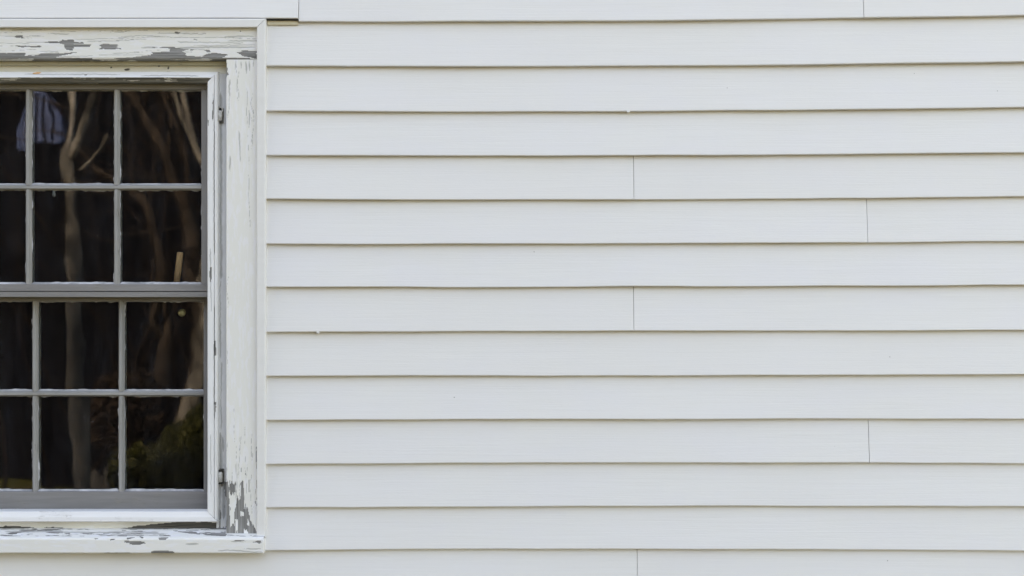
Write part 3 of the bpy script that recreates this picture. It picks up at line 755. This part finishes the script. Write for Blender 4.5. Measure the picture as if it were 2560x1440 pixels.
# ------------------------------------------------------------------ yard that the panes mirror
def tree(label, trunk, limbs, twig_n, mat, sd):
    """trunk/limbs: lists of (px, py, radius px, distance)"""
    base = mir(*trunk[0][:2], trunk[0][3]); base.z = 0
    t = thing('bare_tree', label, 'tree', (base.x, base.y, 0), 'bare trees mirrored in the glass')
    rn = random.Random(sd)
    def chain(l, to_ground):
        P = [mir(a, b, d) for a, b, r, d in l]; Rr = [r * (CD + 0.22 + d) / FPX for a, b, r, d in l]
        if to_ground and P[0].z > 0.1:
            P = [Vector((P[0].x + 0.05, P[0].y, -0.05))] + P; Rr = [Rr[0] * 1.35] + Rr
        Q = spline(P, 6)
        RR = list(np.interp(np.linspace(0, len(Rr) - 1, len(Q)), range(len(Rr)), Rr))
        return [q - t.location for q in Q], RR
    P, Rr = chain(trunk, True)
    V, F = tube(P, Rr, 12, sd, 0.2); mesh_obj('trunk', V, F, mat, t, True)
    tips = [(P[-1], P[-1] - P[-3], Rr[-1])]; body = list(zip(P, Rr))[len(P) // 3:]
    for l in limbs:
        Q, RR = chain(l, False)
        V, F = tube(Q, RR, 8, sd + 5, 0.2)
        mesh_obj('limb', V, F, mat, t, True)
        body += list(zip(Q, RR))[2:]; tips.append((Q[-1], Q[-1] - Q[-3], RR[-1]))
    # twigs and continuing crown
    VV = []; FF = []
    def grow(p, d, r, depth):
        n = 5; pts = [p]; d = d.normalized()
        for i in range(n):
            d = (d + Vector((rn.gauss(0, .28), rn.gauss(0, .28), rn.gauss(0.06, .2)))).normalized()
            pts.append(pts[-1] + d * (0.12 if depth == 0 else 0.2) * rn.uniform(.7, 1.3))
        rr = [r * (1 - 0.13 * i) for i in range(n + 1)]
        v, f = tube(pts, rr, 5, sd, 0.1); o = len(VV); VV.extend(v); FF.extend(tuple(q + o for q in ff) for ff in f)
        if depth > 0:
            for _ in range(2): grow(pts[-1], d + Vector((rn.gauss(0, .5), rn.gauss(0, .5), rn.gauss(.1, .4))), rr[-1] * .8, depth - 1)
            grow(pts[3], d + Vector((rn.gauss(0, .7), rn.gauss(0, .7), rn.gauss(0, .5))), rr[3] * .6, depth - 1)
    for p, d, r in tips: grow(p, d, r * .85, 3)
    for _ in range(twig_n):
        p, r = rn.choice(body); grow(p, Vector((rn.gauss(0, 1), rn.gauss(0, .7), rn.gauss(.5, .6))), min(r * .3, .008), 1)
    mesh_obj('twigs', VV, FF, M_BARK2, t, True)
    return t
tree('pale forked bare tree mirrored in the middle upper panes',
     [(188, 1000, 20, 5.9), (186, 740, 19, 5.9), (184, 660, 19, 5.9), (180, 560, 17, 5.9), (176, 480, 16, 5.9), (166, 410, 15, 5.9), (172, 340, 11, 6.0), (176, 260, 9, 6.2), (170, 150, 7, 6.3)],
     [[(172, 400, 12, 5.9), (192, 370, 12, 5.85), (215, 300, 10, 5.8), (232, 235, 9, 5.8), (246, 130, 8, 5.7)], [(200, 430, 4, 5.9), (240, 395, 4, 5.7), (275, 345, 3, 5.6)]], 9, M_BARK, 5)
tree('dim leaning brown tree mirrored behind the pale curving tree',
     [(440, 1100, 26, 10.2), (462, 990, 26, 10.2), (490, 880, 27, 10.2), (492, 770, 25, 10.2), (478, 640, 22, 10.2), (455, 520, 18, 10.2), (425, 410, 15, 10.2), (390, 330, 12, 10.2), (350, 270, 10, 10.3), (310, 180, 8, 10.3)],
     [[(462, 560, 11, 10.2), (470, 430, 9, 10.0), (455, 330, 8, 9.9), (420, 260, 7, 9.8), (400, 190, 6, 9.8)], [(430, 420, 7, 10.2), (420, 330, 6, 10.1), (425, 280, 5, 10.1), (410, 150, 4, 10.1)]], 12, M_BARK2, 9)
tree('pale curving bare tree mirrored along the right edge of the glass',
     [(446, 1090, 25, 9.2), (468, 985, 24, 9.2), (490, 890, 24, 9.2), (496, 790, 22, 9.2), (515, 680, 18, 9.2), (538, 560, 13, 9.2), (520, 440, 10, 9.2), (490, 360, 9, 9.2), (468, 290, 8.5, 9.2), (458, 225, 8, 9.2), (460, 130, 7, 9.2)],
     [[(500, 385, 5, 9.2), (440, 250, 4, 9.1), (425, 180, 3, 9.1)]], 7, M_BARK, 21)
tree('red brown bare tree mirrored behind the dried shrub',
     [(385, 1000, 20, 9.4), (390, 900, 18, 9.4), (402, 800, 15, 9.4), (400, 690, 12, 9.4), (388, 600, 11, 9.4), (360, 530, 10, 9.4), (325, 490, 8, 9.4), (260, 440, 6, 9.4), (200, 380, 4, 9.4)],
     [[(395, 850, 9, 9.4), (360, 800, 8, 9.3), (375, 740, 7, 9.2), (380, 660, 5, 9.2)], [(330, 495, 4, 9.4), (380, 470, 4, 9.3), (450, 450, 3, 9.2)]], 9, M_BARK2, 33)

def thicket(label, xm, ym, n, sd):
    t = thing('thicket', label, 'thicket', (xm, ym, 0)); rn = random.Random(sd)
    VV = []; FF = []
    for i in range(n):
        p = Vector((rn.uniform(-2.4, 2.4), rn.uniform(-.5, .5), -.05)); d = Vector((rn.gauss(0, .25), rn.gauss(0, .1), 1)); pts = [p]
        rad = rn.uniform(.008, .026)
        for k in range(14):
            d = (d + Vector((rn.gauss(0, .22), rn.gauss(0, .12), rn.gauss(.05, .12)))).normalized(); pts.append(pts[-1] + d * .42)
        v, f = tube(pts, [rad * (1 - k / 18) for k in range(15)], 6, i, .1); o = len(VV); VV += v; FF += [tuple(q + o for q in ff) for ff in f]
        for b in range(5):
            k = rn.randrange(4, 13); e = Vector((rn.gauss(0, 1), rn.gauss(0, .3), rn.gauss(.3, .5))).normalized(); q = [pts[k]]
            for j in range(5): e = (e + Vector((rn.gauss(0, .25), rn.gauss(0, .15), rn.gauss(0, .25)))).normalized(); q.append(q[-1] + e * .25)
            v, f = tube(q, [rad * .5 * (1 - j / 8) for j in range(6)], 5, i, .1); o = len(VV); VV += v; FF += [tuple(z + o for z in ff) for ff in f]
    ob = mesh_obj('stems', VV, FF, M_THICK, t); ob['kind'] = 'stuff'
tp = mir(250, 700, 11.8)
thicket('dim tangle of bare brown stems mirrored behind the trees', tp.x + 0.9, tp.y, 26, 5)

def shrub(name, label, c, r, n, leaf, mat, sd, grp=None):
    t = thing(name, label, 'shrub', (c[0], c[1], 0), grp)
    rn = random.Random(sd); V = []; F = []
    for i in range(n):
        while True:
            q = Vector((rn.uniform(-1, 1), rn.uniform(-1, 1), rn.uniform(-1, 1)))
            if 0.35 < q.length < 1: break
        k = 0.75 + 0.5 * float(fbm(q.x * 2.2 + 4, q.z * 2.2 + q.y * 1.3, sd))
        p = Vector((q.x * r[0] * k, q.y * r[1] * k, c[2] + q.z * r[2] * k))
        if p.z < 0.03: p.z = rn.uniform(.03, .2)
        a = Vector((rn.gauss(0, 1), rn.gauss(0, 1), rn.gauss(0, 1))).normalized(); b = a.cross(Vector((rn.gauss(0, 1), rn.gauss(0, 1), rn.gauss(0, 1)))).normalized()
        s = leaf * rn.uniform(.6, 1.3); o = len(V)
        V += [p - a * s, p + b * s * .45, p + a * s, p - b * s * .45]; F.append((o, o + 1, o + 2, o + 3))
    mesh_obj('crown', V, F, mat, t, recalc=False)
    VV = []; FF = []
    for i in range(9):
        a = rn.uniform(0, 6.28); e = Vector((math.cos(a) * r[0] * .6, math.sin(a) * r[1] * .6, c[2] + r[2] * .4))
        v, f = tube([(e.x * .1, e.y * .1, -0.03), (e.x * .4, e.y * .4, e.z * .5), e], [.02, .014, .006], 6, i); o = len(VV); VV += v; FF += [tuple(q + o for q in ff) for ff in f]
    mesh_obj('stems', VV, FF, M_BARK2, t)
m1 = mir(480, 1120, 8.6)
shrub('bush', 'green leafy bush mirrored in the lowest right pane', (m1.x, m1.y, m1.z - 0.05), (0.36, 0.4, 0.40), 11000, 0.022, M_LEAF, 3)
m2 = mir(310, 1000, 9.2)
shrub('dried_shrub', 'rust brown dried shrub mirrored in the lower panes', (m2.x, m2.y, m2.z - .1), (0.34, 0.35, 0.40), 4200, 0.03, M_DRY, 4)
m3 = mir(345, 1160, 8.8)
shrub('bush', 'low dark green bush mirrored left of the larger bush', (m3.x, m3.y, m3.z - .1), (0.3, 0.3, 0.3), 2600, 0.03, M_LEAF, 6)

# pale flat stones on the ground
for i, (px, py, s) in enumerate(((190, 1140, .16), (222, 1152, .13), (258, 1160, .12))):
    q = mir(px, py, 10.5)
    o = blob('stone', (0, 0, 0), (s, s * .7, 0.30 + .05 * i), M_STONE, None, 3, 0.3); o.location = (q.x, q.y, .14)
    o['label'] = ['largest grey stone, first of the row mirrored in the bottom pane', 'middle grey stone of the row mirrored in the bottom pane', 'smallest grey stone, last of the row mirrored in the bottom pane'][i]
    o['category'] = 'stone'; o['group'] = 'grey stones in the yard'

# dark barn across the yard with an arched louvred opening
BY = -13.0
barn = thing('barn', 'dark stained board barn with arched louvre, mirrored in the panes', 'barn', (-6, BY, 0))
rn = random.Random(2)
x = -15.0; ac = mir(90, 308, 13.0)
aw, ah = 0.25, 0.24
while x < 2.5:
    w = rn.uniform(.17, .24)
    mesh = box('board', x, x + w - .008, BY - .03 - rn.uniform(0, .012), BY, 0.02, 6.6 + rn.uniform(-.02, .02), M_BARN)
    mesh.parent = barn; mesh.matrix_parent_inverse.identity(); mesh.location = (6, -BY, 0); x += w
b = box('wall', -15, 2.5, BY - 6, BY - .06, 0, 6.6, M_BARN); b.parent = barn; b.location = (6, -BY, 0)
rv = [(-15.4, BY + .4, 6.4), (2.9, BY + .4, 6.4), (2.9, BY - 3, 8.6), (-15.4, BY - 3, 8.6), (-15.4, BY - 6.4, 6.4), (2.9, BY - 6.4, 6.4)]
rv2 = [(a, b_, c + .12) for a, b_, c in rv]
o = mesh_obj('roof', rv + rv2, [(0, 1, 2, 3), (3, 2, 5, 4), (6, 7, 8, 9), (9, 8, 11, 10), (0, 1, 7, 6), (4, 5, 11, 10), (0, 3, 9, 6), (3, 4, 10, 9), (1, 2, 8, 7), (2, 5, 11, 8)], M_BARN, barn); o.location = (6, -BY, 0)
# arch: surround and slats
pts = [Vector((ac.x - aw, BY + .02, ac.z - ah))] + [Vector((ac.x + aw * math.cos(a), BY + .02, ac.z + .02 + (aw + .06) * math.sin(a))) for a in np.linspace(math.pi, 0, 15)] + [Vector((ac.x + aw, BY + .02, ac.z - ah))]
V, F = tube(pts, [.025] * len(pts), 6, 1, 0); o = mesh_obj('arch_surround', V, F, M_LOUV, barn); o.location = (6, -BY, 0)
for i in range(6):
    xx = ac.x - aw + (i + .5) * 2 * aw / 6
    top = ac.z + .02 + (aw + .06) * math.sqrt(max(0.0, 1 - ((xx - ac.x) / aw) ** 2))
    o = box('slat', xx - .024, xx + .024, BY + .004, BY + .022, ac.z - ah, top, M_LOUV); o.parent = barn; o.location = (6, -BY, 0)
